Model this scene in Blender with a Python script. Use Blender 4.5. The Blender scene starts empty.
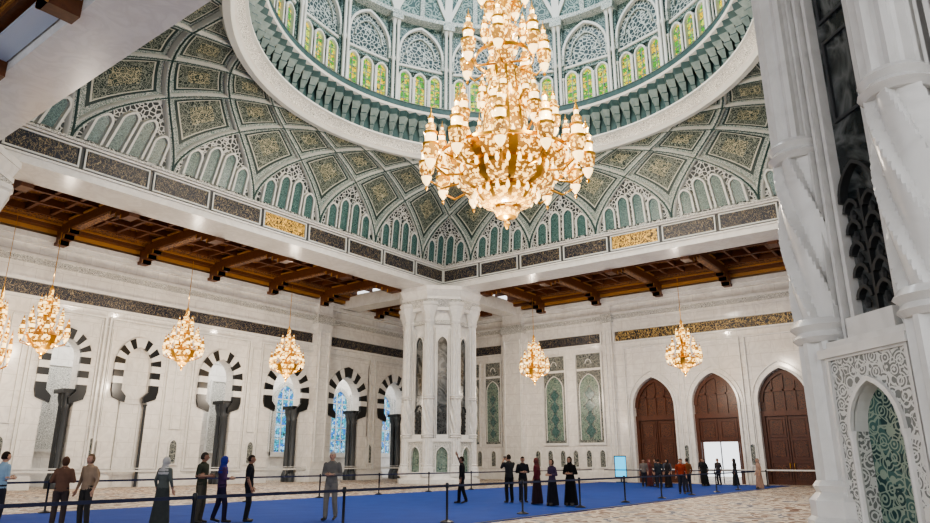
import bpy, math, random
from math import *
from mathutils import Vector, Matrix, kdtree
random.seed(7)
scene=bpy.context.scene
COL=scene.collection
try:
    scene.view_settings.look='AgX - Medium High Contrast'
except Exception as ex: print(ex)

# ---------------------------------------------------------------- materials
class NB:
    def __init__(s,name,rough=0.5,metal=0.0,spec=None):
        s.mat=bpy.data.materials.new(name); s.mat.use_nodes=True
        s.nt=s.mat.node_tree; s.b=s.nt.nodes['Principled BSDF']
        s.b.inputs['Roughness'].default_value=rough; s.b.inputs['Metallic'].default_value=metal
        if spec is not None: s.b.inputs['Specular IOR Level'].default_value=spec
        s._c=None
    def n(s,t): return s.nt.nodes.new(t)
    def put(s,sock,v):
        if isinstance(v,bpy.types.NodeSocket): s.nt.links.new(v,sock)
        elif isinstance(v,(tuple,list)) and len(v)==3 and sock.type=='RGBA': sock.default_value=(*v,1)
        else: sock.default_value=v
    def co(s):
        if s._c is None: s._c=s.n('ShaderNodeTexCoord')
        return s._c.outputs['Object']
    def uv(s):
        if s._c is None: s._c=s.n('ShaderNodeTexCoord')
        return s._c.outputs['UV']
    def m(s,op,a,b=0.0,c=None):
        x=s.n('ShaderNodeMath'); x.operation=op; s.put(x.inputs[0],a); s.put(x.inputs[1],b)
        if c is not None: s.put(x.inputs[2],c)
        return x.outputs[0]
    def mix(s,f,a,b):
        x=s.n('ShaderNodeMix'); x.data_type='RGBA'; s.put(x.inputs[0],f); s.put(x.inputs[6],a); s.put(x.inputs[7],b); return x.outputs[2]
    def noise(s,scale,detail=3,vec=None,dist=0.0):
        x=s.n('ShaderNodeTexNoise'); s.put(x.inputs['Vector'],vec or s.co()); x.inputs['Scale'].default_value=scale
        x.inputs['Detail'].default_value=detail; x.inputs['Distortion'].default_value=dist; return x.outputs[0]
    def vor(s,scale,feat='F1',vec=None,out='Distance'):
        x=s.n('ShaderNodeTexVoronoi'); x.feature=feat; s.put(x.inputs['Vector'],vec or s.co()); x.inputs['Scale'].default_value=scale
        return x.outputs[out]
    def sep(s,v):
        x=s.n('ShaderNodeSeparateXYZ'); s.put(x.inputs[0],v); return x.outputs
    def comb(s,a,b,c=0.0):
        x=s.n('ShaderNodeCombineXYZ'); s.put(x.inputs[0],a); s.put(x.inputs[1],b); s.put(x.inputs[2],c); return x.outputs[0]
    def filig(s,scale,vec=None,freq=28,th=0.55):
        f=s.vor(scale,'F1',vec); e=s.vor(scale*0.9,'DISTANCE_TO_EDGE',vec)
        r=s.m('GREATER_THAN',s.m('SINE',s.m('MULTIPLY',f,freq)),th)
        l=s.m('LESS_THAN',e,0.035)
        return s.m('MAXIMUM',r,l)
    def col(s,c): s.put(s.b.inputs['Base Color'],c); return s
    def emit(s,c,st,sample=False):
        s.put(s.b.inputs['Emission Color'],c); s.put(s.b.inputs['Emission Strength'],st)
        if not sample:
            try: s.mat.cycles.emission_sampling='NONE'
            except Exception: pass
        return s

def plain(name,c,rough=0.5,metal=0.0,spec=None): return NB(name,rough,metal,spec).col(c).mat

def mk_marble(name,c1,c2,rough,joints=True):
    b=NB(name,rough); v=b.noise(0.9,6,dist=1.5)
    vein=b.m('SMOOTH_MIN',b.m('MULTIPLY',b.m('ABSOLUTE',b.m('SUBTRACT',v,0.5)),9.0),1.0,0.3)
    c=b.mix(vein,c2,c1)
    if joints:
        x,y,z=b.sep(b.co())
        br=b.n('ShaderNodeTexBrick'); b.put(br.inputs['Vector'],b.comb(b.m('ADD',x,y),z,0.0))
        br.inputs['Scale'].default_value=1.0; br.inputs['Brick Width'].default_value=1.5; br.inputs['Row Height'].default_value=0.9
        br.inputs['Mortar Size'].default_value=0.012; br.inputs['Mortar Smooth'].default_value=0.2
        c=b.mix(br.outputs['Fac'],c,(c1[0]*0.68,c1[1]*0.67,c1[2]*0.66))
    return b.col(c).mat
M_MARBLE=mk_marble('white_marble',(0.78,0.765,0.735),(0.69,0.675,0.65),0.12)
M_MARBLE2=mk_marble('white_marble_plain',(0.75,0.745,0.725),(0.68,0.675,0.655),0.25,False)
M_DARKM=mk_marble('dark_green_marble',(0.015,0.021,0.023),(0.14,0.15,0.15),0.2,False)
M_BLACK=plain('black_stone',(0.008,0.009,0.010),0.3)
M_GRILLE=plain('dark_carved_grille',(0.035,0.038,0.040),0.4)
M_GREYST=plain('grey_stone',(0.045,0.05,0.055),0.3)

b=NB('carved_marble',0.4); M_CARVED=b.col(b.mix(b.filig(7.0,freq=22,th=0.1),(0.22,0.23,0.22),(0.70,0.70,0.67))).mat
b=NB('green_mosaic',0.35)
f1=b.filig(5.5,freq=26,th=0.3); f2=b.filig(1.3,freq=14)
M_MOSAIC=b.col(b.mix(f1,b.mix(f2,(0.004,0.045,0.050),(0.05,0.13,0.12)),(0.29,0.36,0.29))).mat
b=NB('grey_mosaic',0.4)
M_GMOS=b.col(b.mix(b.filig(4.0,freq=24,th=0.4),(0.03,0.045,0.05),(0.30,0.31,0.28))).mat
def frieze(name,bg,fg,sc,th=0.022):
    b=NB(name,0.4); x,y,z=b.sep(b.co())
    v=b.comb(b.m('MULTIPLY',b.m('ADD',x,y),1.6),b.m('MULTIPLY',z,1.0),0.0)
    n1=b.noise(sc,3,v,1.5); l=b.m('LESS_THAN',b.m('ABSOLUTE',b.m('SUBTRACT',n1,0.5)),th)
    n2=b.noise(sc*1.7,2,v,0.5); l2=b.m('LESS_THAN',b.m('ABSOLUTE',b.m('SUBTRACT',n2,0.48)),th*0.8)
    return b.col(b.mix(b.m('MAXIMUM',l,l2),bg,fg)).mat
M_FRIEZE=frieze('calligraphy_frieze_dark',(0.004,0.009,0.026),(0.38,0.30,0.17),2.6,0.010)
M_FRGOLD=frieze('calligraphy_frieze_gold',(0.07,0.038,0.01),(0.95,0.60,0.14),2.2,0.034)
M_BANDG=frieze('calligraphy_band_gilt',(0.012,0.012,0.018),(0.62,0.43,0.14),2.0,0.018)

b=NB('vault_panels',0.5)
u,v,_=b.sep(b.uv())
A=b.m('FRACT',b.m('ADD',b.m('SUBTRACT',u,0.5),b.m('MULTIPLY',v,2.0))); B=b.m('FRACT',b.m('ADD',b.m('SUBTRACT',b.m('SUBTRACT',u,0.5),b.m('MULTIPLY',v,2.0)),40.0))
A=b.m('MINIMUM',A,b.m('SUBTRACT',1.0,A)); B=b.m('MINIMUM',B,b.m('SUBTRACT',1.0,B)); P=b.m('MINIMUM',A,B)
fil=b.filig(3.8,freq=24); fil2=b.filig(7,freq=22)
field=b.mix(fil,(0.007,0.025,0.022),(0.22,0.25,0.21))
med=b.mix(fil,(0.016,0.042,0.034),(0.40,0.38,0.26))
c=b.mix(b.m('GREATER_THAN',P,0.32),field,med)
c=b.mix(b.m('LESS_THAN',P,0.175),c,(0.46,0.47,0.41))
c=b.mix(b.m('LESS_THAN',P,0.155),c,(0.007,0.030,0.030))
c=b.mix(b.m('LESS_THAN',P,0.115),c,b.mix(fil2,(0.08,0.14,0.135),(0.46,0.49,0.46)))
w=b.m('SUBTRACT',0.5,b.m('ABSOLUTE',b.m('SUBTRACT',b.m('FRACT',b.m('ADD',u,0.5)),0.5)))
lun=b.m('LESS_THAN',b.m('MULTIPLY',v,2.0),w)
c=b.mix(lun,c,b.mix(b.m('LESS_THAN',b.vor(4.2,'DISTANCE_TO_EDGE'),0.10),(0.010,0.022,0.026),(0.52,0.54,0.53)))
M_VAULT=b.col(c).mat
b=NB('vault_rib',0.45); M_RIB=b.col(b.mix(b.filig(6.0,freq=20,th=0.3),(0.12,0.18,0.175),(0.55,0.58,0.55))).mat
M_RIBL=plain('rib_edge',(0.59,0.61,0.59),0.45)
M_RIBD=plain('rib_dark_line',(0.014,0.048,0.046),0.45)
b=NB('teal_niche',0.3); M_TEAL=b.col(b.mix(b.filig(7.0,freq=20),(0.010,0.052,0.055),(0.13,0.23,0.22))).mat
b=NB('drum_tile',0.5); M_DRUM=b.col(b.mix(b.filig(3.2,freq=22),(0.018,0.062,0.065),(0.24,0.32,0.31))).mat
b=NB('drum_lattice',0.5); M_LATT=b.col(b.mix(b.m('LESS_THAN',b.vor(3.8,'DISTANCE_TO_EDGE'),0.09),(0.012,0.038,0.045),(0.40,0.45,0.44))).mat
b=NB('dome_tile',0.5); M_DOME=b.col(b.mix(b.filig(1.8,freq=24),(0.018,0.068,0.068),(0.23,0.32,0.30))).mat
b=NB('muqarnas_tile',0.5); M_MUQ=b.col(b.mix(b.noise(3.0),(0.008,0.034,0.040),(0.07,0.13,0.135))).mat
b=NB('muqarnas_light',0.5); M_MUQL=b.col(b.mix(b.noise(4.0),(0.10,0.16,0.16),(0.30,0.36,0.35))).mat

def glass(name,cols,st,sc):
    b=NB(name,0.3)
    vc=b.vor(sc,'F1',None,'Color'); r,g,bl=b.sep(vc)
    rp=b.n('ShaderNodeValToRGB'); b.put(rp.inputs[0],r); rp.color_ramp.interpolation='CONSTANT'
    el=rp.color_ramp.elements; el[0].position=0; el[0].color=(*cols[0],1); el[1].position=0.33; el[1].color=(*cols[1],1)
    e=el.new(0.7); e.color=(*cols[2],1)
    lead=b.m('LESS_THAN',b.vor(sc,'DISTANCE_TO_EDGE'),0.05)
    c=b.mix(lead,rp.outputs[0],(0.02,0.03,0.02))
    b.col((0.02,0.02,0.02)); b.emit(c,st); return b.mat  # panes emit their own colour, standing in for outdoor light behind them
M_GLY=glass('stained_glass_yellow',[(0.85,0.58,0.01),(0.08,0.38,0.03),(0.60,0.75,0.08)],1.4,5.0)
M_GLB=glass('stained_glass_blue',[(0.03,0.20,0.62),(0.35,0.62,0.85),(0.04,0.40,0.55)],1.4,4.0)

b=NB('carved_wood',0.45); n=b.noise(6,4)
M_WOOD=b.col(b.mix(n,(0.055,0.018,0.006),(0.18,0.063,0.019))).mat
b=NB('gilded_wood_panel',0.45); M_WOODP=b.col(b.mix(b.filig(2.6,freq=18),(0.070,0.020,0.007),(0.29,0.135,0.035))).mat
M_WOODG=plain('gilt_wood_trim',(0.40,0.20,0.055),0.35,0.1)
b=NB('door_wood',0.4); M_DOORW=b.col(b.mix(b.noise(3,4),(0.045,0.012,0.004),(0.13,0.037,0.011))).mat
b=NB('door_lattice_wood',0.4); M_DOORL=b.col(b.mix(b.filig(5,freq=18,th=0.2),(0.025,0.007,0.003),(0.13,0.04,0.012))).mat

b=NB('persian_carpet',0.55,spec=0.35)
f0=b.vor(0.40,'F1'); rings=b.m('SINE',b.m('MULTIPLY',f0,18.0)); fl=b.filig(1.5,freq=16,th=0.35)
c=b.mix(b.m('GREATER_THAN',rings,0.0),(0.44,0.35,0.26),(0.15,0.075,0.05))
c=b.mix(b.m('LESS_THAN',rings,-0.7),c,(0.05,0.065,0.12))
c=b.mix(b.m('MULTIPLY',fl,0.8),c,(0.66,0.58,0.47))
M_CARPET=b.col(c).mat
b=NB('blue_carpet_pile',0.8,spec=0.2); M_BLUE=b.col(b.mix(b.noise(1.2,5),(0.010,0.038,0.21),(0.022,0.072,0.34))).mat

b=NB('lit_crystal',0.2); nz=b.noise(7.0,2); r=b.vor(5.0,'F1')
hot=b.m('GREATER_THAN',b.m('ADD',nz,b.m('MULTIPLY',r,-0.4)),0.34)
c=b.mix(hot,(0.55,0.21,0.02),(1.0,0.60,0.19))
M_CRYS=b.col((0.32,0.19,0.06)).emit(c,b.m('ADD',b.m('MULTIPLY',hot,2.4),0.5)).mat
b=NB('lit_glass_shade',0.2); M_SHADE=b.col((0.5,0.38,0.22)).emit((1.0,0.71,0.33),3.0).mat
M_GOLD=plain('gilt_metal',(0.60,0.32,0.06),0.28,0.9)
M_STEEL=plain('dark_post_metal',(0.03,0.033,0.04),0.35,0.7)
M_BELT=plain('barrier_belt_fabric',(0.01,0.015,0.05),0.7)
b=NB('screen_display',0.3); b.col((0.02,0.3,0.5)).emit((0.06,0.5,0.8),1.6); M_SCREEN=b.mat
M_SKY=plain('skylight_glass',(0.5,0.58,0.70),0.3)

# ---------------------------------------------------------------- mesh builder
ID=lambda p:p
class MB:
    def __init__(s,T=ID): s.v=[];s.f=[];s.m=[];s.uv=[];s.T=T
    def add(s,pts):
        i=len(s.v); s.v.extend(tuple(s.T(p)) for p in pts); return i
    def face(s,idx,m,uv=None): s.f.append(tuple(idx)); s.m.append(m); s.uv.append(uv)
    def poly(s,pts,m,uv=None):
        i=s.add(pts); s.face(range(i,i+len(pts)),m,uv)
    def box(s,a0,a1,d0,d1,z0,z1,m):
        i=s.add([(a0,d0,z0),(a1,d0,z0),(a1,d1,z0),(a0,d1,z0),(a0,d0,z1),(a1,d0,z1),(a1,d1,z1),(a0,d1,z1)])
        for q in ((0,3,2,1),(4,5,6,7),(0,1,5,4),(1,2,6,5),(2,3,7,6),(3,0,4,7)): s.face([i+k for k in q],m)
    def frame(s,a0,a1,z0,z1,t,d0,d1,m):
        s.box(a0,a0+t,d0,d1,z0,z1,m); s.box(a1-t,a1,d0,d1,z0,z1,m)
        s.box(a0+t,a1-t,d0,d1,z0,z0+t,m); s.box(a0+t,a1-t,d0,d1,z1-t,z1,m)
    def grid(s,rows,m,close=False,uvr=None):
        n=len(rows[0]); base=[s.add(r) for r in rows]
        for j in range(len(rows)-1):
            for i in range(n if close else n-1):
                k=(i+1)%n
                uv=None
                if uvr: uv=(uvr[j][i],uvr[j][k],uvr[j+1][k],uvr[j+1][i])
                s.face((base[j]+i,base[j]+k,base[j+1]+k,base[j+1]+i),m(i,j) if callable(m) else m,uv)
        return base
    def lathe(s,cx,cy,prof,n,m,ph=0.0,cap=True):
        rows=[[(cx+r*cos(ph+2*pi*i/n),cy+r*sin(ph+2*pi*i/n),z) for i in range(n)] for r,z in prof]
        base=s.grid(rows,m,True)
        if cap:
            mm=m(0,0) if callable(m) else m
            if prof[0][0]>1e-4: s.face([base[0]+i for i in range(n)][::-1],mm)
            mm=m(0,len(prof)-2) if callable(m) else m
            if prof[-1][0]>1e-4: s.face([base[-1]+i for i in range(n)],mm)
    def tube(s,pts,rad,n,m,sub=1,flat=None):
        pts=[Vector(p) for p in pts]; P=[];R=[]
        for i in range(len(pts)-1):
            for k in range(sub):
                t=k/sub; P.append(pts[i].lerp(pts[i+1],t)); R.append(rad[i]*(1-t)+rad[i+1]*t)
        P.append(pts[-1]); R.append(rad[-1])
        d0=(P[1]-P[0]).normalized(); d1=(P[-1]-P[-2]).normalized()
        P=[P[0]-d0*R[0]*0.95,P[0]-d0*R[0]*0.6]+P+[P[-1]+d1*R[-1]*0.6,P[-1]+d1*R[-1]*0.95]
        R=[R[0]*0.25,R[0]*0.8]+R+[R[-1]*0.8,R[-1]*0.25]
        rows=[]
        up=Vector((0,0,1)) if abs(d0.z)<0.9 else Vector((0,1,0))
        for i,p in enumerate(P):
            d=(P[min(i+1,len(P)-1)]-P[max(i-1,0)]).normalized()
            x=d.cross(up).normalized(); y=x.cross(d).normalized()
            rows.append([tuple(p+x*R[i]*cos(2*pi*k/n)+y*R[i]*sin(2*pi*k/n)) for k in range(n)])
        base=s.grid(rows,m,True)
        s.face([base[0]+i for i in range(n)][::-1],m); s.face([base[-1]+i for i in range(n)],m)
    def ell(s,c,r,m,nu=12,nv=8,fn=None):
        rows=[]
        for j in range(nv+1):
            th=pi*j/nv; th=min(max(th,0.08),pi-0.08)
            row=[]
            for i in range(nu):
                p=(sin(th)*cos(2*pi*i/nu),sin(th)*sin(2*pi*i/nu),-cos(th))
                if fn: p=fn(p)
                row.append((c[0]+p[0]*r[0],c[1]+p[1]*r[1],c[2]+p[2]*r[2]))
            rows.append(row)
        base=s.grid(rows,m,True)
        s.face([base[0]+i for i in range(nu)][::-1],m); s.face([base[-1]+i for i in range(nu)],m)
    def mesh(s,name,smooth=True,ang=40):
        me=bpy.data.meshes.new(name); me.from_pydata(s.v,[],s.f)
        mats=[]; ix={}
        for m in s.m:
            if m.name not in ix: ix[m.name]=len(mats); mats.append(m)
        for m in mats: me.materials.append(m)
        me.polygons.foreach_set('material_index',[ix[m.name] for m in s.m])
        if any(u is not None for u in s.uv):
            L=me.uv_layers.new(name='UVMap'); k=0
            for p,u in zip(me.polygons,s.uv):
                for q,li in enumerate(p.loop_indices):
                    if u is not None: L.data[li].uv=u[q]
        me.validate(); me.update()
        if smooth:
            me.shade_smooth()
            try: me.set_sharp_from_angle(angle=radians(ang))
            except Exception: pass
        return me
    def obj(s,name,loc=(0,0,0),rot=0.0,smooth=True,ang=40):
        o=bpy.data.objects.new(name,s.mesh(name,smooth,ang)); COL.objects.link(o); o.location=loc; o.rotation_euler=(0,0,rot); return o

def archpts(w,k=0.35,n=8):
    e=k*w/2; R=w/2+e; fm=acos(e/R); L=[(e-R*cos(fm*i/n),R*sin(fm*i/n)) for i in range(n+1)]
    return L+[(-x,z) for x,z in L[-2::-1]]
def rise(w,k): e=k*w/2; R=w/2+e; return sqrt(R*R-e*e)
def arch_ring(mb,c,zs,w,t,k,d0,d1,mf,n=8,ext=0.0):
    e=k*w/2; Ri=w/2+e; Ro=Ri+t; fi=acos(e/Ri); fo=acos(e/Ro)
    L=[]
    for i in range(n+1):
        q=i/n; a=-ext+q*(fi+ext); o=-ext+q*(fo+ext)
        L.append(((e-Ri*cos(a),Ri*sin(a)),(e-Ro*cos(o),Ro*sin(o))))
    for sg in (1,-1):
        for i in range(n):
            (i0,o0),(i1,o1)=L[i],L[i+1]
            m=mf(i) if callable(mf) else mf
            P=lambda p,d:(c+sg*p[0],d,zs+p[1])
            mb.poly([P(i0,d1),P(i1,d1),P(o1,d1),P(o0,d1)],m)
            mb.poly([P(i0,d0),P(i1,d0),P(i1,d1),P(i0,d1)],m)
            mb.poly([P(o0,d0),P(o0,d1),P(o1,d1),P(o1,d0)],m)
        mb.poly([(c+sg*L[0][0][0],d0,zs+L[0][0][1]),(c+sg*L[0][0][0],d1,zs+L[0][0][1]),(c+sg*L[0][1][0],d1,zs+L[0][1][1]),(c+sg*L[0][1][0],d0,zs+L[0][1][1])],mf(0) if callable(mf) else mf)
def arch_fill(mb,c,z0,zs,w,k,d,m,n=6):
    pts=archpts(w,k,n)
    mb.poly([(c-w/2,d,z0),(c+w/2,d,z0)]+[(c+x,d,zs+z) for x,z in pts[::-1]],m)
def arch_wall(mb,a0,a1,z0,z1,c,w,zs,k,dep,m,mr=None,n=10):
    mr=mr or m
    mb.box(a0,c-w/2,-dep,0,z0,z1,m); mb.box(c+w/2,a1,-dep,0,z0,z1,m)
    pts=archpts(w,k,n)
    for (x0,h0),(x1,h1) in zip(pts[:-1],pts[1:]):
        for d in (0,-dep): mb.poly([(c+x0,d,zs+h0),(c+x1,d,zs+h1),(c+x1,d,z1),(c+x0,d,z1)],m)
        mb.poly([(c+x0,0,zs+h0),(c+x1,0,zs+h1),(c+x1,-dep,zs+h1),(c+x0,-dep,zs+h0)],mr)
    mb.poly([(c-w/2,0,z1),(c+w/2,0,z1),(c+w/2,-dep,z1),(c-w/2,-dep,z1)],m)
def small_niche(mb,c,z0,w,h,m=None):
    zs=z0+h-rise(w,0.4); arch_fill(mb,c,z0,zs,w,0.4,0.02,m or M_GMOS)
    arch_ring(mb,c,zs,w,0.10,0.4,0.0,0.08,M_MARBLE2,6)
    mb.box(c-w/2-0.10,c-w/2,0,0.08,z0,zs,M_MARBLE2); mb.box(c+w/2,c+w/2+0.10,0,0.08,z0,zs,M_MARBLE2)
    mb.box(c-w/2-0.15,c+w/2+0.15,0,0.12,z0-0.1,z0,M_MARBLE2)

# ---------------------------------------------------------------- layout constants
XW,YW=52.0,44.0
ZT=15.0
CX,CY=24.8,16.5; HX,HY=15.4,15.9
SOF=14.3

mb=MB(); mb.box(-25,75,-25,60,-0.3,0.0,M_CARPET); mb.obj('floor')
mb=MB(); mb.box(-12,50.0,11.2,24.5,0.0,0.02,M_BLUE); mb.box(-12,50,11.2,11.35,0.02,0.024,M_STEEL); mb.obj('blue_carpet')

# ---------------------------------------------------------------- left wall
TL=lambda p:(p[0],YW-p[1],p[2])
mb=MB(TL)
arches=[(6.5,1.7,.6,1),(12.8,1.7,.6,1),(18.4,1.75,.6,1),(22.9,1.9,.62,0),(29.1,2.2,.7,1),(35.1,2.9,.75,1),(41.5,3.2,.8,1),(47.4,2.7,.75,1)]
edges=[-12,9.6,15.6,20.65,26.0,32.1,38.2,44.5,XW]
K=0.3; ZB=5.5
st=lambda i:(M_BLACK if i%2==0 else M_MARBLE2)
for (c,w,t,op),a0,a1 in zip(arches,edges[:-1],edges[1:]):
    ZS=9.4-t-rise(w,K)
    arch_wall(mb,a0,a1,0,ZT,c,w,ZS,K,0.9,M_MARBLE)
    nst=max(0,int(round((ZS-ZB-0.3)/0.42))); 
    arch_ring(mb,c,ZS,w-0.06,t,K,-0.05,0.16,lambda i:st(i+nst),6 if w<2.5 else 7,0.0)
    for sg in (-1,1):
        for j in range(nst):
            z0=ZS-(j+1)*0.42; x=c+sg*(w/2+t/2-0.03); mb.box(x-t/2,x+t/2,-0.05,0.16,z0,z0+0.42,st(nst-1-j))
        zz=ZS-nst*0.42; xx=[c+sg*(w/2-0.03),c+sg*(w/2+t-0.03)]
        f=[(xx[0],zz),(xx[1],zz),(xx[1]-sg*0.12,zz-0.45),(xx[0]-sg*0.30,zz-0.75),(xx[0]-sg*0.34,zz-0.35)]
        mb.poly([(x,0.16,z) for x,z in f],M_BLACK)
        for q in range(5): p0,p1=f[q],f[(q+1)%5]; mb.poly([(p0[0],-0.05,p0[1]),(p1[0],-0.05,p1[1]),(p1[0],0.16,p1[1]),(p0[0],0.16,p0[1])],M_BLACK)
    hw=min(w/2+1.25,(a1-a0)/2-0.3)
    mb.frame(c-hw,c+hw,0.9,10.4,0.12,0.0,0.14,M_MARBLE2)
    mb.frame(c-hw+0.22,c+hw-0.22,1.1,10.2,0.05,0.0,0.08,M_MARBLE2)
    if op:
        x=c+(w/2-0.26); r0=0.24 if w>2 else 0.19
        for dd in (-0.35,-0.9):
            mb.lathe(x,dd,[(r0*1.5,0.0),(r0*1.5,0.5),(r0*1.2,0.7),(r0,0.8),(r0,4.6),(r0*1.15,4.7),(r0,4.8),(r0*1.6,5.25),(r0*1.7,5.6)],10,M_GREYST)
        mb.box(x-0.42,x+0.42,-1.3,-0.02,5.5,5.75,M_BLACK)
    else:
        arch_fill(mb,c,0,ZS,w,K,-0.35,M_MARBLE)
        mb.frame(c-0.7,c+0.7,1.0,5.2,0.1,-0.35,-0.25,M_MARBLE2)
        mb.lathe(c+w/2-0.05,-0.1,[(0.10,0),(0.08,4.9),(0.16,5.1)],8,M_GREYST)
    if a0>0: small_niche(mb,a0,1.4,0.5,1.5); mb.frame(a0-0.42,a0+0.42,3.6,9.8,0.07,0,0.09,M_MARBLE2)
for i in range(len(arches)-1):
    c0,w0,_,_=arches[i]; c1,w1,_,_=arches[i+1]
    mb.box(c0+w0/2,c1-w1/2,0,0.18,0,0.7,M_MARBLE2)
mb.box(-12,XW,0,0.12,10.75,10.95,M_MARBLE2)
mb.box(-12,37.3,0,0.10,10.98,11.72,M_FRIEZE); mb.box(39.2,XW,0,0.10,10.98,11.72,M_FRIEZE)
mb.box(-12,XW,0,0.16,11.75,11.95,M_MARBLE2)
mb.box(-12,XW,0,0.20,12.85,13.2,M_CARVED); mb.box(-12,XW,0,0.28,13.2,13.38,M_MARBLE2)
mb.box(-12,XW,0,0.30,14.0,14.3,M_MARBLE2); mb.box(-12,XW,0,0.5,14.3,14.6,M_MARBLE2)
mb.box(37.5,39.0,0,0.55,0,ZT,M_MARBLE); mb.frame(37.7,38.8,1.5,12,0.08,0.55,0.65,M_MARBLE2)
mb.box(37.3,39.2,0,0.7,0,0.8,M_MARBLE2); mb.box(37.3,39.2,0,0.7,12.6,13.3,M_CARVED)
mb.obj('wall_left')
mb=MB(TL); a=50.6
mb.box(a-1.0,a+1.0,0.0,0.10,0,2.6,M_MARBLE2); mb.box(a-0.85,a+0.85,0.10,0.16,0.0,2.45,M_DOORW)
for s_ in (-0.42,0.42): mb.frame(a+s_-0.36,a+s_+0.36,0.2,2.3,0.07,0.16,0.2,M_DOORW); mb.box(a+s_-0.2,a+s_+0.2,0.16,0.19,0.5,2.0,M_DOORL)
mb.obj('door_4')
TG=lambda p:(p[0],49.0-p[1],p[2])
mb=MB(TG); mb.box(-12,56,-0.4,0,0,12,M_MARBLE); mb.box(-12,56,0,4.2,11.2,11.6,M_MARBLE2)
mb.box(-12,56,0,0.15,0,1.0,M_MARBLE2); mb.box(-12,56,0,0.15,9.0,9.5,M_CARVED)
for c in (7.8,14.0,20.3,26.6,32.8):
    mb.box(c-1.1,c+1.1,0,0.06,2.3,7.6,M_CARVED); mb.frame(c-1.25,c+1.25,2.15,7.75,0.12,0,0.14,M_MARBLE2)
    mb.frame(c+1.7,c+4.0,1.6,8.0,0.1,0,0.1,M_MARBLE2)
mb.obj('wall_gallery')
i=1
for c in (39.0,45.3,51.3):
    mb=MB(TG); w=1.9
    arch_fill(mb,c,2.3,6.6,w,0.4,0.06,M_GLB); arch_ring(mb,c,6.6,w,0.35,0.4,0,0.18,M_CARVED,8)
    mb.box(c-w/2-0.35,c-w/2,0,0.18,2.0,6.6,M_CARVED); mb.box(c+w/2,c+w/2+0.35,0,0.18,2.0,6.6,M_CARVED)
    mb.box(c-w/2-0.35,c+w/2+0.35,0,0.22,1.9,2.3,M_MARBLE2)
    for q in (-0.33,0.33): mb.box(c+q-0.04,c+q+0.04,0.06,0.12,2.3,7.6,M_MARBLE2)
    for z in (3.4,4.5,5.6,6.7): mb.box(c-w/2,c+w/2,0.06,0.12,z-0.04,z+0.04,M_MARBLE2)
    for sg in (-1,1): mb.box(c+sg*2.2-0.7,c+sg*2.2+0.7,0,0.06,2.4,7.6,M_CARVED); mb.frame(c+sg*2.2-0.8,c+sg*2.2+0.8,2.3,7.7,0.1,0,0.12,M_MARBLE2)
    mb.obj('window_%d'%i); i+=1

# ---------------------------------------------------------------- right wall
TR=lambda p:(XW-p[1],p[0],p[2])
mb=MB(TR)
doors=[20.8,16.1,11.4,6.7]; W=3.3; ZD=5.6; KD=0.45
ed=[(18.45,23.15),(13.75,18.45),(9.05,13.75),(4.35,9.05)]
for c,(a0,a1) in zip(doors,ed):
    arch_wall(mb,a0,a1,0,ZT,c,W,ZD,KD,0.9,M_MARBLE)
    arch_ring(mb,c,ZD,W,0.16,KD,0,0.16,M_MARBLE2,10); arch_ring(mb,c,ZD,W+0.7,0.07,KD,0,0.10,M_MARBLE2,10)
    for sg in (-1,1):
        x=c+sg*(W/2+0.08); mb.box(x-0.08,x+0.08,0,0.16,0,ZD,M_MARBLE2); x=c+sg*(W/2+0.385); mb.box(x-0.035,x+0.035,0,0.10,0,ZD,M_MARBLE2)
    mb.frame(c-2.2,c+2.2,0.9,10.4,0.10,0,0.13,M_MARBLE2)
    small_niche(mb,a0,1.3,0.4,1.4)
mb.box(23.15,44.9,-0.9,0,0,ZT,M_MARBLE); mb.box(-12,4.35,-0.9,0,0,ZT,M_MARBLE)
def tall_panel(c,w,split=True):
    mb.frame(c-w/2-0.18,c+w/2+0.18,2.8,10.35,0.14,0,0.14,M_MARBLE2)
    mb.box(c-w/2,c+w/2,0,0.04,9.0,10.2,M_GMOS); mb.box(c-w/2,c+w/2,0,0.10,8.8,9.0,M_MARBLE2)
    arch_ring(mb,c,9.4,0.5,0.05,0.5,0.03,0.09,M_MARBLE2,6)
    mb.box(c-w/2,c+w/2,0,0.03,3.0,8.8,M_GMOS)
    ww=w*0.80; zs=8.5-rise(ww,0.5)
    arch_fill(mb,c,3.2,zs,ww,0.5,0.06,M_MOSAIC); arch_ring(mb,c,zs,ww,0.06,0.5,0.03,0.12,M_MARBLE2,8)
    for sg in (-1,1): x=c+sg*(ww/2+0.03); mb.box(x-0.03,x+0.03,0.03,0.12,3.2,zs,M_MARBLE2)
    for zc in (3.9,4.9,5.9,6.9):
        r=ww*0.26
        pts=[(c+r*(1+0.18*cos(4*a))*cos(a),zc+r*1.3*(1+0.18*cos(4*a))*sin(a)) for a in [2*pi*q/24 for q in range(24)]]
        mb.poly([(x,0.07,z) for x,z in pts],M_GMOS); mb.poly([(c+(x-c)*0.8,0.08,zc+(z-zc)*0.8) for x,z in pts],M_TEAL)
for c,w in ((38.2,1.5),(35.9,1.6),(29.5,2.0),(26.2,2.2)): tall_panel(c,w)
for c in (40.5,38.9,37.4,35.9,31.3,30.1,28.9,27.7,26.5,25.3): small_niche(mb,c,1.1,0.45,1.3)
mb.box(9.0,23.6,0,0.10,11.0,11.75,M_BANDG); mb.frame(8.8,23.8,10.85,11.9,0.12,0,0.14,M_MARBLE2)
mb.box(25.0,30.9,0,0.10,11.0,11.75,M_FRIEZE); mb.frame(24.85,31.05,10.85,11.9,0.12,0,0.14,M_MARBLE2)
mb.box(35.0,39.2,0,0.10,11.0,11.75,M_FRIEZE); mb.box(-12,8.4,0,0.10,11.0,11.75,M_FRIEZE)
mb.box(-12,44,0,0.20,12.85,13.2,M_CARVED); mb.box(-12,44,0,0.28,13.2,13.38,M_MARBLE2)
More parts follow.
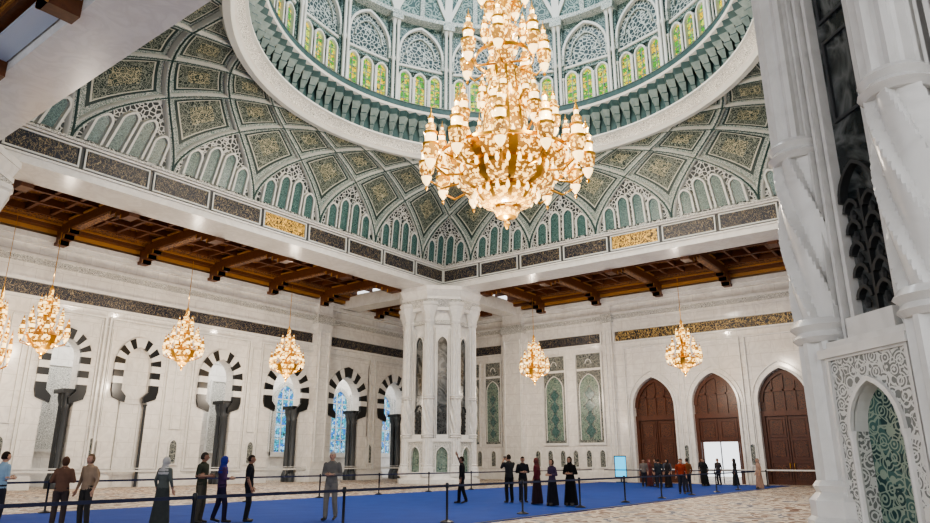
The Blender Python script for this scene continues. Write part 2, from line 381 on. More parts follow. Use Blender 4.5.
mb.box(-12,44,0,0.30,14.0,14.3,M_MARBLE2); mb.box(-12,44,0,0.5,14.3,14.6,M_MARBLE2)
for a0,a1,d in ((32.4,34.4,0.6),(23.9,24.6,0.25)):
    mb.box(a0,a1,0,d,0,ZT,M_MARBLE); mb.frame(a0+0.15,a1-0.15,1.4,12,0.07,d,d+0.08,M_MARBLE2); mb.box(a0-0.15,a1+0.15,0,d+0.15,0,0.8,M_MARBLE2)
    mb.box(a0-0.15,a1+0.15,0,d+0.15,12.6,13.3,M_CARVED)
mb.box(24.6,32.4,0,0.15,0,0.7,M_MARBLE2); mb.box(34.4,44,0,0.15,0,0.7,M_MARBLE2)
mb.obj('wall_right')
for i,c in enumerate(doors):
    mb=MB(TR); d=-0.45; hw=W/2
    pts=archpts(W,KD,8); H=rise(W,KD)
    mid=(i==1); z0=2.9 if mid else 0.0
    mb.poly([(c-hw,d,4.9),(c+hw,d,4.9)]+[(c+x,d,ZD+z) for x,z in pts[::-1]],M_DOORL)
    arch_ring(mb,c,ZD,W-0.5,0.25,KD,d,d+0.15,M_DOORW,8)
    mb.box(c-hw,c+hw,d-0.1,d+0.18,4.6,4.95,M_DOORW)
    for x in (-0.75,0,0.75): mb.box(c+x-0.06,c+x+0.06,d,d+0.1,4.95,ZD+H*0.8,M_DOORW)
    mb.box(c-hw,c+hw,d,d+0.1,ZD+0.7,ZD+0.85,M_DOORW)
    mb.box(c-hw,c-hw+0.25,d-0.1,d+0.15,0,4.6,M_DOORW); mb.box(c+hw-0.25,c+hw,d-0.1,d+0.15,0,4.6,M_DOORW)
    mb.box(c-hw+0.2,c+hw-0.2,d-0.05,d,z0,4.6,M_DOORW)
    for sg in (-1,1):
        cc=c+sg*0.72
        zz=[(3.05,4.45)] if mid else [(0.25,1.5),(1.65,3.0),(3.15,4.45)]
        for a,b_ in zz:
            mb.frame(cc-0.6,cc+0.6,a,b_,0.09,d,d+0.07,M_DOORW); mb.box(cc-0.4,cc+0.4,d,d+0.05,a+0.2,b_-0.2,M_DOORL)
    if not mid:
        mb.box(c-0.03,c+0.03,d,d+0.1,0.1,4.6,M_DOORW)
        for sg in (-1,1): mb.tube([(c+sg*0.14,d+0.12,1.0),(c+sg*0.14,d+0.12,1.4)],[0.02,0.02],6,M_GOLD)
    else:
        mb.box(c-1.35,c-1.25,d-0.05,d+0.1,0,2.9,M_DOORW); mb.box(c+1.25,c+1.35,d-0.05,d+0.1,0,2.9,M_DOORW)
        mb.box(c-0.03,c+0.03,d-0.02,d+0.03,0,2.9,M_STEEL)
    mb.obj('door_%d'%(i+1 if i<3 else 5))

# ---------------------------------------------------------------- beams + frieze
mb=MB()
mb.box(7.0,44.0,HY+CY,HY+CY+2.4,SOF,16.1,M_MARBLE2)
mb.box(CX+HX,CX+HX+2.2,-6,HY+CY,SOF,16.1,M_MARBLE2)
mb.box(7.0,9.0,-6,HY+CY,SOF,16.1,M_MARBLE2)
mb.box(CX-HX,CX+HX,CY-HY-2.2,CY-HY,SOF,16.1,M_MARBLE2)
mb.box(43.0,XW,32.9,34.4,SOF,15.4,M_MARBLE2); mb.box(40.4,42.0,34.8,YW,SOF,15.4,M_MARBLE2)
mb.box(7.4,9.0,34.8,YW,SOF,15.4,M_MARBLE2)
sides=[(lambda p:(CX+p[0],CY+HY-p[1],p[2]),HX),(lambda p:(CX+HX-p[1],CY+p[0],p[2]),HY),(lambda p:(9.0+p[1],CY+p[0],p[2]),HY),(lambda p:(CX+p[0],CY-HY+p[1],p[2]),HX)]
for T,h in sides:
    mb.T=T
    mb.box(-h,h,0,0.10,14.66,14.76,M_MARBLE2); mb.box(-h,h,0,0.22,15.9,16.0,M_MARBLE2); mb.box(-h,h,0,0.34,16.0,16.12,M_CARVED)
    mb.box(-h,h,0,0.04,14.76,15.9,M_GREYST)
    N=9; L=2*h/N
    for i in range(N):
        c=-h+L*(i+0.5); mb.box(c-L/2+0.24,c+L/2-0.24,0,0.08,14.92,15.78,M_FRGOLD if i==4 else M_FRIEZE)
        mb.frame(c-L/2+0.10,c+L/2-0.10,14.82,15.86,0.085,0,0.12,M_RIBL)
mb.T=ID
mb.obj('ring_beam')

# ---------------------------------------------------------------- vault (pendentive zone)
Z0,Z1,RR=16.1,21.2,12.75
cor=[(HX,HY),(-HX,HY),(-HX,-HY),(HX,-HY)]
def surf(u,s,off=0.0):
    uu=u%24; k=int(uu//6)%4; t=(uu-6*k)/6
    a,b_=cor[k],cor[(k+1)%4]; bx=a[0]+(b_[0]-a[0])*t; by=a[1]+(b_[1]-a[1])*t
    an=radians(45+15*uu); cx,cy=RR*cos(an),RR*sin(an)
    h=0.8*(1-cos(s*pi/2))+0.2*s; z=Z0+(Z1-Z0)*sin(s*pi/2)
    x=bx+(cx-bx)*h; y=by+(cy-by)*h
    L=hypot(x,y); ci,si=cos(s*pi/2*0.8),sin(s*pi/2*0.8)
    return (CX+x-x/L*off*ci,CY+y-y/L*off*ci,z-off*si)
ff=lambda s:s**1.8
mb=MB()
rows=[];uvr=[]
NU=24*6;NS=22
for j in range(NS+1):
    s=j/NS; rows.append([surf(24*i/NU-1e-9*(i==NU),s) for i in range(NU+1)]); uvr.append([(24*i/NU,ff(s)) for i in range(NU+1)])
mb.grid(rows,M_VAULT,False,uvr)
for k in range(24):
    for sg in (1,-1):
        R1=[];R2=[]
        for j in range(27):
            s=j/26; u=k+0.5+sg*2*ff(s); ul=5.2+(3.35-5.2)*s; w=0.20/ul
            R1.append([surf(u-w,s,0.0),surf(u-w,s,0.16),surf(u-w*0.7,s,0.24),surf(u+w*0.7,s,0.24),surf(u+w,s,0.16),surf(u+w,s,0.0)])
            w*=0.3; R2.append([surf(u-w,s,0.25),surf(u-w*0.5,s,0.28),surf(u+w*0.5,s,0.28),surf(u+w,s,0.25)])
        mb.grid(R1,lambda i,j:(M_RIBL if i!=2 else M_RIB)); mb.grid(R2,M_RIBD)
    for q,hh in ((-0.30,0.21),(-0.10,0.28),(0.10,0.28),(0.30,0.21)):
        w=0.125
        T=lambda p,q=q:surf(k+q+p[0]*w,p[2],p[1])
        mb.T=T
        a=archpts(1.0,0.5,5); az=rise(1.0,0.5); sc=0.07
        top=hh-sc*az
        mb.poly([(-0.5,0.05,0.03),(0.5,0.05,0.03)]+[(x,0.07,top+z*sc) for x,z in a[::-1]],M_TEAL)
        pin=[(-0.5,0.02)]+[(x,top+z*sc) for x,z in a]+[(0.5,0.02)]
        po=[(-0.68,0.02)]+[(x*1.36,top+z*sc*1.35) for x,z in a]+[(0.68,0.02)]
        for i in range(len(pin)-1):
            mb.poly([(pin[i][0],0.2,pin[i][1]),(pin[i+1][0],0.2,pin[i+1][1]),(po[i+1][0],0.2,po[i+1][1]),(po[i][0],0.2,po[i][1])],M_RIBL)
            mb.poly([(pin[i][0],0.2,pin[i][1]),(pin[i+1][0],0.2,pin[i+1][1]),(pin[i+1][0],0.04,pin[i+1][1]),(pin[i][0],0.04,pin[i][1])],M_RIBL)
            mb.poly([(po[i][0],0.2,po[i][1]),(po[i+1][0],0.2,po[i+1][1]),(po[i+1][0],0.0,po[i+1][1]),(po[i][0],0.0,po[i][1])],M_RIBL)
        mb.T=ID

# ---------------------------------------------------------------- drum + dome
DZ=-0.8
SH=lambda p:(p[0],p[1],p[2]+DZ)
def ringp(prof,m,n=120): mb.lathe(CX,CY,prof,n,m,0,False)
ringp([(13.3,21.3),(13.05,20.85),(12.7,20.8),(12.55,20.95)],M_RIBL)
ringp([(12.55,20.95),(12.45,21.0),(12.5,21.05)],M_MARBLE2)
ringp([(12.5,21.05),(12.4,21.3),(12.15,21.47)],M_CARVED)
mb.T=SH
ringp([(12.15,22.27),(12.0,22.30),(12.0,22.40),(12.3,22.45)],M_RIBL)
ringp([(12.5,22.3),(12.5,24.3)],M_MUQ)
ringp([(12.5,24.25),(11.6,24.3),(11.55,24.45),(12.6,24.5)],M_RIBL)
ringp([(11.65,24.45),(11.65,24.9)],M_MUQ); ringp([(11.6,24.9),(11.7,24.97),(11.8,24.9)],M_RIBL)
ringp([(12.6,24.5),(12.6,32.0)],M_DRUM)
NBK=110
for i in range(NBK):
    a0=2*pi*i/NBK; da=2*pi/NBK
    def T(p,a0=a0): r=12.5-p[1]; return (CX+r*cos(a0+p[0]*da),CY+r*sin(a0+p[0]*da),p[2]+DZ)
    mb.T=T
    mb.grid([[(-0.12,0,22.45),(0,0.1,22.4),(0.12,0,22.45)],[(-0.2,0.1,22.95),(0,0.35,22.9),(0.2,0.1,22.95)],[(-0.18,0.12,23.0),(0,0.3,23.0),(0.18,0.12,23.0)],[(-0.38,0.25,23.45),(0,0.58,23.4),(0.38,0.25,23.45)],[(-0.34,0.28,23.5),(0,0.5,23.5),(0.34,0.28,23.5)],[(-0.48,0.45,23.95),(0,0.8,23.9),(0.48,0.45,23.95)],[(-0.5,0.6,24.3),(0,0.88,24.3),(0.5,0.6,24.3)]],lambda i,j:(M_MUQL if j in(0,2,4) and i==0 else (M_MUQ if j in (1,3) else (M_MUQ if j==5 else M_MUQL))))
    mb.poly([(-0.22,0.0,22.5),(0.22,0,22.5),(0.0,0.25,22.75)],M_RIBL)
NG=20; dg=2*pi/NG
for g in range(NG):
    a0=dg*g+0.1
    def T(p,a0=a0): r=12.6-p[1]; an=a0+p[0]/12.4; return (CX+r*cos(an),CY+r*sin(an),p[2]+DZ)
    mb.T=T
    for x in (-1.08,0,1.08):
        w=0.68; zs=27.2
        arch_fill(mb,x,25.2,zs,w,0.3,0.06,M_GLY,5); arch_ring(mb,x,zs,w,0.12,0.3,0.0,0.28,M_RIBL,5)
        for sg in (-1,1): mb.box(x+sg*(w/2+0.06)-0.06,x+sg*(w/2+0.06)+0.06,0,0.28,25.2,zs,M_RIBL)
        mb.box(x-0.022,x+0.022,0.06,0.10,25.2,27.4,M_MUQL)
        for z in (25.7,26.2,26.7,27.2): mb.box(x-w/2,x+w/2,0.06,0.10,z-0.02,z+0.02,M_MUQL)
        mb.box(x-w/2-0.1,x+w/2+0.1,0,0.30,25.05,25.2,M_RIBL)
        mb.lathe(x+0.54,0.36,[(0.08,25.1),(0.05,25.3),(0.05,27.0),(0.10,27.2)],6,M_RIBL)
    mb.box(-1.75,1.75,0,0.2,28.0,28.15,M_RIBL); mb.box(-1.7,1.7,0,0.1,27.75,28.0,M_DRUM)
    arch_fill(mb,0,28.2,29.0,3.0,0.5,0.1,M_LATT,8); arch_ring(mb,0,29.0,3.0,0.16,0.5,0.0,0.35,M_RIBL,8); arch_ring(mb,0,29.0,2.0,0.10,0.5,0.0,0.25,M_RIB,8)
    for sg in (-1,1): mb.box(sg*1.6-0.1,sg*1.6+0.1,0,0.35,28.2,29.0,M_RIB)
    xh=12.4*dg/2
    for q in (-0.16,0.16):
        mb.lathe(xh+q,0.5,[(0.20,24.7),(0.20,25.0),(0.11,25.15),(0.11,28.0),(0.17,28.2),(0.11,28.4),(0.11,30.8),(0.22,31.3)],8,M_RIBL)
    mb.box(xh-0.42,xh+0.42,0,0.75,31.2,31.6,M_RIB); mb.box(xh-0.36,xh+0.36,0,0.3,24.7,31.3,M_DRUM)
mb.T=SH
ringp([(12.6,31.6),(12.0,31.7),(12.0,32.0),(12.4,32.1)],M_RIB)
prof=[(12.3*cos(t)**0.9 if t<pi/2 else 0.0,32+12.5*sin(t)) for t in [pi/2*i/20*0.985 for i in range(21)]]
ringp(prof,M_DOME,80)
for g in range(NG):
    for off,wd,m in ((0.0,0.26,M_RIBL),(dg/2,0.16,M_RIB)):
        a0=dg*g+0.1+dg/2+off
        R=[]
        for r,z in prof[:-1]:
            h=wd/max(r,0.8); R.append([(CX+(r-o)*cos(a0+q*h),CY+(r-o)*sin(a0+q*h),z) for q,o in ((-1,0),(-1,0.2),(1,0.2),(1,0))])
        mb.grid(R,m)
    for sg in (1,-1):
        R=[]
        for j in range(15):
            t=j/14; r,z=prof[j]; a=dg*g+0.1+dg/2+sg*dg*(1-(1-t)**1.6)*1.0; h=0.14/max(r,1)
            R.append([(CX+(r-o)*cos(a+q*h),CY+(r-o)*sin(a+q*h),z) for q,o in ((-1,0),(-1,0.18),(1,0.18),(1,0))])
        mb.grid(R,M_RIBL)
mb.T=ID
mb.obj('ceiling_dome')

# ---------------------------------------------------------------- wooden ceilings
def aisle(mb,x0,x1,y0,y1,alongx,step=5.2):
    mb.T=(lambda p:p) if alongx else (lambda p:(p[1],p[0],p[2]))
    if not alongx: x0,x1,y0,y1=y0,y1,x0,x1
    mb.box(x0,x1,y0,y1,15.75,15.9,M_WOODP)
    for yy,sg in ((y0,1),(y1,-1)):
        a,b_=sorted((yy,yy+sg*1.0)); mb.box(x0,x1,a,b_,15.0,15.35,M_WOOD)
        a,b_=sorted((yy,yy+sg*0.5)); mb.box(x0,x1,a,b_,14.75,15.0,M_WOODG)
        a,b_=sorted((yy+sg*1.0,yy+sg*1.8)); mb.box(x0,x1,a,b_,15.3,15.55,M_WOODP)
        a,b_=sorted((yy+sg*1.0,yy+sg*1.07)); mb.box(x0,x1,a,b_,15.2,15.32,M_WOODG)
    n=max(1,int(round((x1-x0)/step)))
    st=(x1-x0)/n
    for i in range(n):
        c=x0+st*(i+0.5)
        mb.box(c-0.30,c+0.30,y0,y1,14.85,15.45,M_WOOD); mb.box(c-0.36,c+0.36,y0,y1,15.4,15.5,M_WOODG); mb.box(c-0.22,c+0.22,y0,y1,14.80,14.86,M_WOODP)
        for yy,sg in ((y0,1),(y1,-1)):
            for L,zz in ((2.2,14.6),(1.6,14.35),(1.0,14.1)):
                a,b_=sorted((yy,yy+sg*L)); mb.box(c-0.28,c+0.28,a,b_,zz,zz+0.25,M_WOOD); 
                e=yy+sg*L; mb.box(c-0.30,c+0.30,min(e,e-sg*0.12),max(e,e-sg*0.12),zz,zz+0.27,M_WOODG)
        for j in range(1,4):
            xx=c+st*j/4
            if xx<x1: mb.box(xx-0.09,xx+0.09,y0+1,y1-1,15.4,15.75,M_WOOD)
    m=5
    for j in range(1,m):
        yy=y0+(y1-y0)*j/m; mb.box(x0,x1,yy-0.10,yy+0.10,15.35,15.75,M_WOOD)
    mb.T=ID
mb=MB()
aisle(mb,9.0,40.4,34.8,YW,True); aisle(mb,42.0,XW,34.4,YW,True,5.0); aisle(mb,CX+HX+2.2,XW,-10,32.9,False)
aisle(mb,-12,7.0,-10,YW,False); aisle(mb,9,42,-10,CY-HY-2.2,True)
mb.obj('ceiling')
mb=MB(); mb.box(6.2,6.95,8,34,14.66,14.74,M_SKY); mb.obj('ceiling_light_panel')

# ---------------------------------------------------------------- main pillars
def build_pillar():
    mb=MB(); AP=2.2; RC=2.60
    def octa(ap,z0,z1,m,ap2=None):
        ap2=ap2 or ap; k=1/cos(pi/8); mb.lathe(0,0,[(ap*k,z0),(ap2*k,z1)],8,m,pi/8)
    octa(2.95,0,0.30,M_MARBLE2); octa(2.8,0.30,0.55,M_MARBLE2,2.72); octa(2.65,0.55,0.8,M_MARBLE2)
    octa(AP,0.7,13,M_MARBLE2)
    def flute(cx,cy,z0,z1,r0,r1):
        rows=[]
        for z in (z0,z1): rows.append([(cx+cos(a)*r_,cy+sin(a)*r_,z) for a,r_ in [(2*pi*q/32,r0 if q%4<2 else r1) for q in range(32)]])
        mb.grid(rows,M_MARBLE2,True)
    for i in range(8):
        ph=pi/8+i*pi/4; cx,cy=RC*cos(ph),RC*sin(ph)
        mb.lathe(cx,cy,[(0.54,0.5),(0.54,0.85),(0.49,0.9),(0.49,1.1),(0.39,1.2),(0.43,1.28),(0.37,1.35)],8,M_MARBLE2,ph+pi/8)
        flute(cx,cy,1.3,3.3,0.36,0.29)
        mb.lathe(cx,cy,[(0.36,3.15),(0.43,3.22),(0.37,3.30),(0.45,3.38),(0.37,3.48)],16,M_MARBLE2)
        rows=[]; NT=72; NZ=40
        for j in range(NZ+1):
            t=j/NZ; z=3.45+2.5*t; tw=2.2*t; sw=0.34+0.07*sin(pi*t)**0.5
            rr=[]
            for q in range(NT):
                a=2*pi*q/NT; fr=((a+tw)*6/(2*pi))%1.0
                bump=fr/0.8 if fr<0.8 else (1-fr)/0.2
                r_=sw*(0.70+0.36*bump); rr.append((cx+cos(a)*r_,cy+sin(a)*r_,z))
            rows.append(rr)
        mb.grid(rows,M_MARBLE2,True)
        mb.lathe(cx,cy,[(0.36,5.88),(0.44,5.96),(0.36,6.04),(0.42,6.12),(0.35,6.2)],16,M_MARBLE2)
        flute(cx,cy,6.1,11.6,0.36,0.28)
        mb.lathe(cx,cy,[(0.38,11.5),(0.46,11.65),(0.40,11.8),(0.45,12.0),(0.68,12.6),(0.68,12.8),(0.78,12.9),(0.78,13.1)],8,M_MARBLE2,ph+pi/8)
    for i in range(8):
        ph=i*pi/4; n=(cos(ph),sin(ph)); t=(-sin(ph),cos(ph))
        mb.T=lambda p,n=n,t=t:(n[0]*(AP+p[1])+t[0]*p[0],n[1]*(AP+p[1])+t[1]*p[0],p[2])
        w=0.84; zs=1.95
        for sg in (-1,1):
            a,b_=sorted((sg*w/2,sg*0.70)); mb.box(a,b_,0,0.42,0.75,2.9,M_CARVED)
        pts=archpts(w,0.5,6)
        for (x0,h0),(x1,h1) in zip(pts[:-1],pts[1:]):
            mb.poly([(x0,0.42,zs+h0),(x1,0.42,zs+h1),(x1,0.42,2.9),(x0,0.42,2.9)],M_CARVED); mb.poly([(x0,0.42,zs+h0),(x1,0.42,zs+h1),(x1,0.0,zs+h1),(x0,0.0,zs+h0)],M_MARBLE2)
        arch_ring(mb,0,zs,w,0.06,0.5,0.40,0.47,M_MARBLE2,6)
        for sg in (-1,1): mb.lathe(sg*(w/2+0.03),0.42,[(0.06,0.8),(0.045,0.95),(0.045,zs-0.1),(0.07,zs)],8,M_MARBLE2)
        arch_fill(mb,0,0.8,zs,w,0.5,0.22,M_MOSAIC)
        mb.frame(-0.72,0.72,0.75,2.92,0.05,0.40,0.46,M_MARBLE2)
        mb.box(-0.78,0.78,0,0.52,2.9,3.02,M_MARBLE2); mb.box(-0.74,0.74,0,0.42,3.02,3.12,M_MARBLE2)
        w=0.74; zs=10.0
        arch_fill(mb,0,3.4,zs,w,0.6,0.06,M_DARKM)
        arch_ring(mb,0,zs,w,0.07,0.6,0.0,0.2,M_MARBLE2,6)
        for sg in (-1,1):
            mb.box(sg*(w/2+0.035)-0.035,sg*(w/2+0.035)+0.035,0,0.2,3.2,zs,M_MARBLE2)
            mb.box(sg*(w/2+0.16)-0.03,sg*(w/2+0.16)+0.03,0,0.26,3.1,11.2,M_MARBLE2)
            mb.box(sg*(w/2+0.27)-0.02,sg*(w/2+0.27)+0.02,0,0.30,3.1,11.2,M_MARBLE2)
        mb.box(-0.42,0.42,0,0.3,3.12,3.4,M_MARBLE2)
        for j in range(5):
            z=3.52+j*0.30
            for x in (-0.18,0.18):
                arch_ring(mb,x,z+0.12,0.20,0.05,0.3,0.06,0.16,M_GRILLE,4); mb.lathe(x,0.12,[(0.03,z-0.02),(0.05,z+0.05),(0.02,z+0.13)],6,M_GRILLE)
        mb.box(-0.02,0.02,0.06,0.14,3.4,5.1,M_GRILLE)
        arch_ring(mb,0,5.0,0.62,0.05,0.6,0.06,0.18,M_GRILLE,5)
        for z in (6.2,7.8): mb.frame(-0.28,0.28,z,z+1.3,0.05,0.06,0.10,M_GREYST)
        mb.box(-0.7,0.7,0,0.2,11.5,11.8,M_CARVED)
        mb.T=ID
    octa(2.7,12.5,12.75,M_MARBLE2); octa(2.7,12.75,13.3,M_CARVED,3.0); octa(3.05,13.3,13.5,M_MARBLE2); octa(2.95,13.5,14.0,M_MARBLE2,3.15); octa(3.2,14.0,14.3,M_MARBLE2)
    return mb.mesh('main_pillar',True,28)
pm=build_pillar()
for k,(x,y) in enumerate(((41.3,33.6),(11.6,-0.74),(7.3,33.9),(41.3,-0.65))):
    o=bpy.data.objects.new('main_pillar' if k==0 else 'main_pillar.%03d'%k,pm); COL.objects.link(o); o.location=(x,y,0.0)

# ---------------------------------------------------------------- chandeliers
def lantern(mb,cx,cy,z,s,n=8,full=True):
    P=[(0.01,0,M_GOLD),(0.09,0.12,M_GOLD),(0.04,0.25,M_SHADE),(0.20,0.5,M_SHADE),(0.26,0.7,M_GOLD),(0.20,0.78,M_CRYS),(0.34,0.95,M_CRYS),(0.38,1.35,M_GOLD),(0.41,1.48,M_SHADE),(0.27,1.6,M_SHADE),(0.27,1.95,M_GOLD),(0.34,2.05,M_CRYS),(0.22,2.15,M_CRYS),(0.24,2.4,M_GOLD),(0.11,2.55,M_SHADE),(0.11,2.75,M_GOLD),(0.15,2.8,M_GOLD),(0.03,3.1,M_GOLD),(0.01,3.4,M_GOLD)]
    mb.lathe(cx,cy,[(r*s,z+h*s) for r,h,_ in P],n,lambda i,j:P[j][2],cap=False)
def grand():
    mb=MB()
    B=[(0.02,0.0,M_GOLD),(0.16,0.25,M_CRYS),(0.10,0.45,M_GOLD),(0.45,0.6,M_CRYS),(0.62,0.95,M_GOLD),(0.50,1.05,M_CRYS),(1.15,1.25,M_CRYS),(1.45,1.6,M_GOLD),(1.55,1.72,M_GOLD),(1.45,1.8,M_CRYS),(2.1,2.05,M_CRYS),(2.3,2.5,M_GOLD),(2.4,2.65,M_GOLD),(2.3,2.75,M_CRYS),(2.7,3.0,M_CRYS),(2.8,3.45,M_GOLD),(2.9,3.6,M_GOLD),(2.7,3.7,M_CRYS),(2.1,4.0,M_CRYS),(1.4,4.3,M_GOLD),(1.2,4.5,M_CRYS),(1.0,6.2,M_CRYS),(1.25,6.5,M_GOLD),(1.3,6.65,M_GOLD),(0.9,6.9,M_CRYS),(0.75,8.0,M_CRYS),(0.85,8.2,M_GOLD),(0.5,8.5,M_CRYS),(0.5,10.2,M_CRYS),(0.8,10.5,M_GOLD),(0.4,10.8,M_CRYS),(0.4,12.5,M_CRYS),(0.6,12.8,M_GOLD),(0.3,13.1,M_CRYS),(0.3,14.5,M_GOLD),(0.05,15.2,M_GOLD),(0.05,31.6,M_GOLD)]
    mb.lathe(0,0,[(r,h) for r,h,_ in B],40,lambda i,j:(M_GOLD if (i%4==0 and B[j][2]!=M_SHADE and B[j][0]>0.5) else B[j][2]),cap=False)
    for R,z,N in ((1.5,1.65,20),(2.37,2.6,30),(2.9,3.6,36),(1.3,6.6,16)):
        for k in range(N):
            a=2*pi*k/N; mb.lathe(R*cos(a),R*sin(a),[(0.02,z-0.22),(0.09,z-0.1),(0.09,z+0.06),(0.03,z+0.22),(0.01,z+0.3)],6,M_SHADE,cap=False)
    for R,z,N,s,arm in ((3.8,2.1,12,1.0,3.4),(2.35,4.2,8,0.85,4.9),(3.25,3.0,12,0.55,3.4),(1.2,5.8,6,0.65,6.6),(2.0,8.0,7,0.95,8.4),(1.0,9.5,5,0.6,9.7),(1.15,11.6,5,0.85,11.4),(0.6,12.9,4,0.6,12.9)):
        for k in range(N):
            a=2*pi*(k+0.5*(N in (8,6)))/N; c,s_=cos(a),sin(a)
            lantern(mb,R*c,R*s_,z,s,10)
            zt=z+3.0*s
            mb.tube([(R*c,R*s_,z+0.6*s),(R*0.8*c,R*0.8*s_,z+0.1),(R*0.45*c,R*0.45*s_,z+0.4),(0.3*c,0.3*s_,arm+0.2)],[0.05,0.06,0.06,0.05],5,M_GOLD)
    for R,z in ((3.75,3.3),(1.9,8.9)):
        mb.lathe(0,0,[(R-0.5,z-0.05),(R-0.42,z-0.05),(R-0.42,z+0.1),(R-0.5,z+0.1),(R-0.5,z-0.05)],32,M_GOLD,cap=False)
    return mb.mesh('grand_chandelier',True,50)
o=bpy.data.objects.new('grand_chandelier',grand()); COL.objects.link(o); o.location=(CX+0.15,CY-0.15,11.8)
def small():
    mb=MB()
    B=[(0.01,0,M_GOLD),(0.08,0.1,M_CRYS),(0.05,0.2,M_GOLD),(0.22,0.35,M_CRYS),(0.30,0.5,M_GOLD),(0.48,0.6,M_CRYS),(0.60,0.8,M_GOLD),(0.72,0.88,M_CRYS),(0.85,1.15,M_GOLD),(0.9,1.2,M_GOLD),(0.5,1.4,M_CRYS),(0.35,1.5,M_CRYS),(0.33,2.2,M_GOLD),(0.42,2.3,M_CRYS),(0.22,2.5,M_CRYS),(0.2,3.0,M_GOLD),(0.28,3.1,M_CRYS),(0.12,3.3,M_CRYS),(0.10,3.8,M_GOLD),(0.02,4.0,M_GOLD),(0.02,7.0,M_GOLD)]
    mb.lathe(0,0,[(r,h) for r,h,_ in B],16,lambda i,j:(M_GOLD if (i%4==0 and B[j][0]>0.25) else B[j][2]),cap=False)
    for R,z,N,s,arm in ((1.08,0.85,10,0.42,1.3),(0.75,1.55,8,0.38,2.2),(0.42,2.35,5,0.34,3.0)):
        for k in range(N):
            a=2*pi*k/N; c,s_=cos(a),sin(a); lantern(mb,R*c,R*s_,z,s,6)
            mb.tube([(R*c,R*s_,z),(R*0.6*c,R*0.6*s_,z-0.15),(0.2*c,0.2*s_,arm-0.1)],[0.02,0.025,0.02],4,M_GOLD)
    return mb.mesh('hanging_chandelier',True,50)
sm=small(); chs=[(15.2,39.3,6.7),(23.2,39.3,6.9),(31.2,39.3,6.9),(46.6,28.2,7.3),(46.6,16.2,7.1),(13.5,41.0,5.2)]
for k,p in enumerate(chs):
    o=bpy.data.objects.new('hanging_chandelier' if k==0 else 'hanging_chandelier.%03d'%k,sm); COL.objects.link(o); o.location=p
    if k==5: o.scale=(0.75,0.75,1.35)

# ---------------------------------------------------------------- barriers
def stan(L):
    mb=MB()
    mb.lathe(0,0,[(0.19,0.0),(0.19,0.02),(0.12,0.05),(0.04,0.07),(0.032,0.1),(0.032,0.86),(0.045,0.88),(0.045,0.98),(0.03,1.0)],12,M_STEEL)
    mb.box(0.04,L-0.04,-0.012,0.012,0.89,0.95,M_BELT)
    return mb.mesh('stanchion')
st1=stan(3.75); k=0
def put_st(x,y,rot=0,me=None):
    global k
    o=bpy.data.objects.new('stanchion' if k==0 else 'stanchion.%03d'%k,me or st1); COL.objects.link(o); o.location=(x,y,0.024); o.rotation_euler=(0,0,rot); k+=1
for i in range(11): put_st(3.9+3.75*i,12.0)
for i in range(11): put_st(6.5+3.75*i,24.2)
for i in range(3): put_st(47.7,12.0+3.75*i,pi/2)

mb=MB(); mb.box(-0.45,0.45,-0.06,0.06,0.35,1.95,M_STEEL); mb.box(-0.40,0.40,-0.075,-0.06,0.42,1.88,M_SCREEN); mb.box(-0.05,0.05,-0.04,0.04,0.05,0.4,M_STEEL); mb.box(-0.4,0.4,-0.25,0.25,0.0,0.05,M_STEEL)
mb.obj('digital_display_stand',(50.75,23.3,0.0),radians(-60))

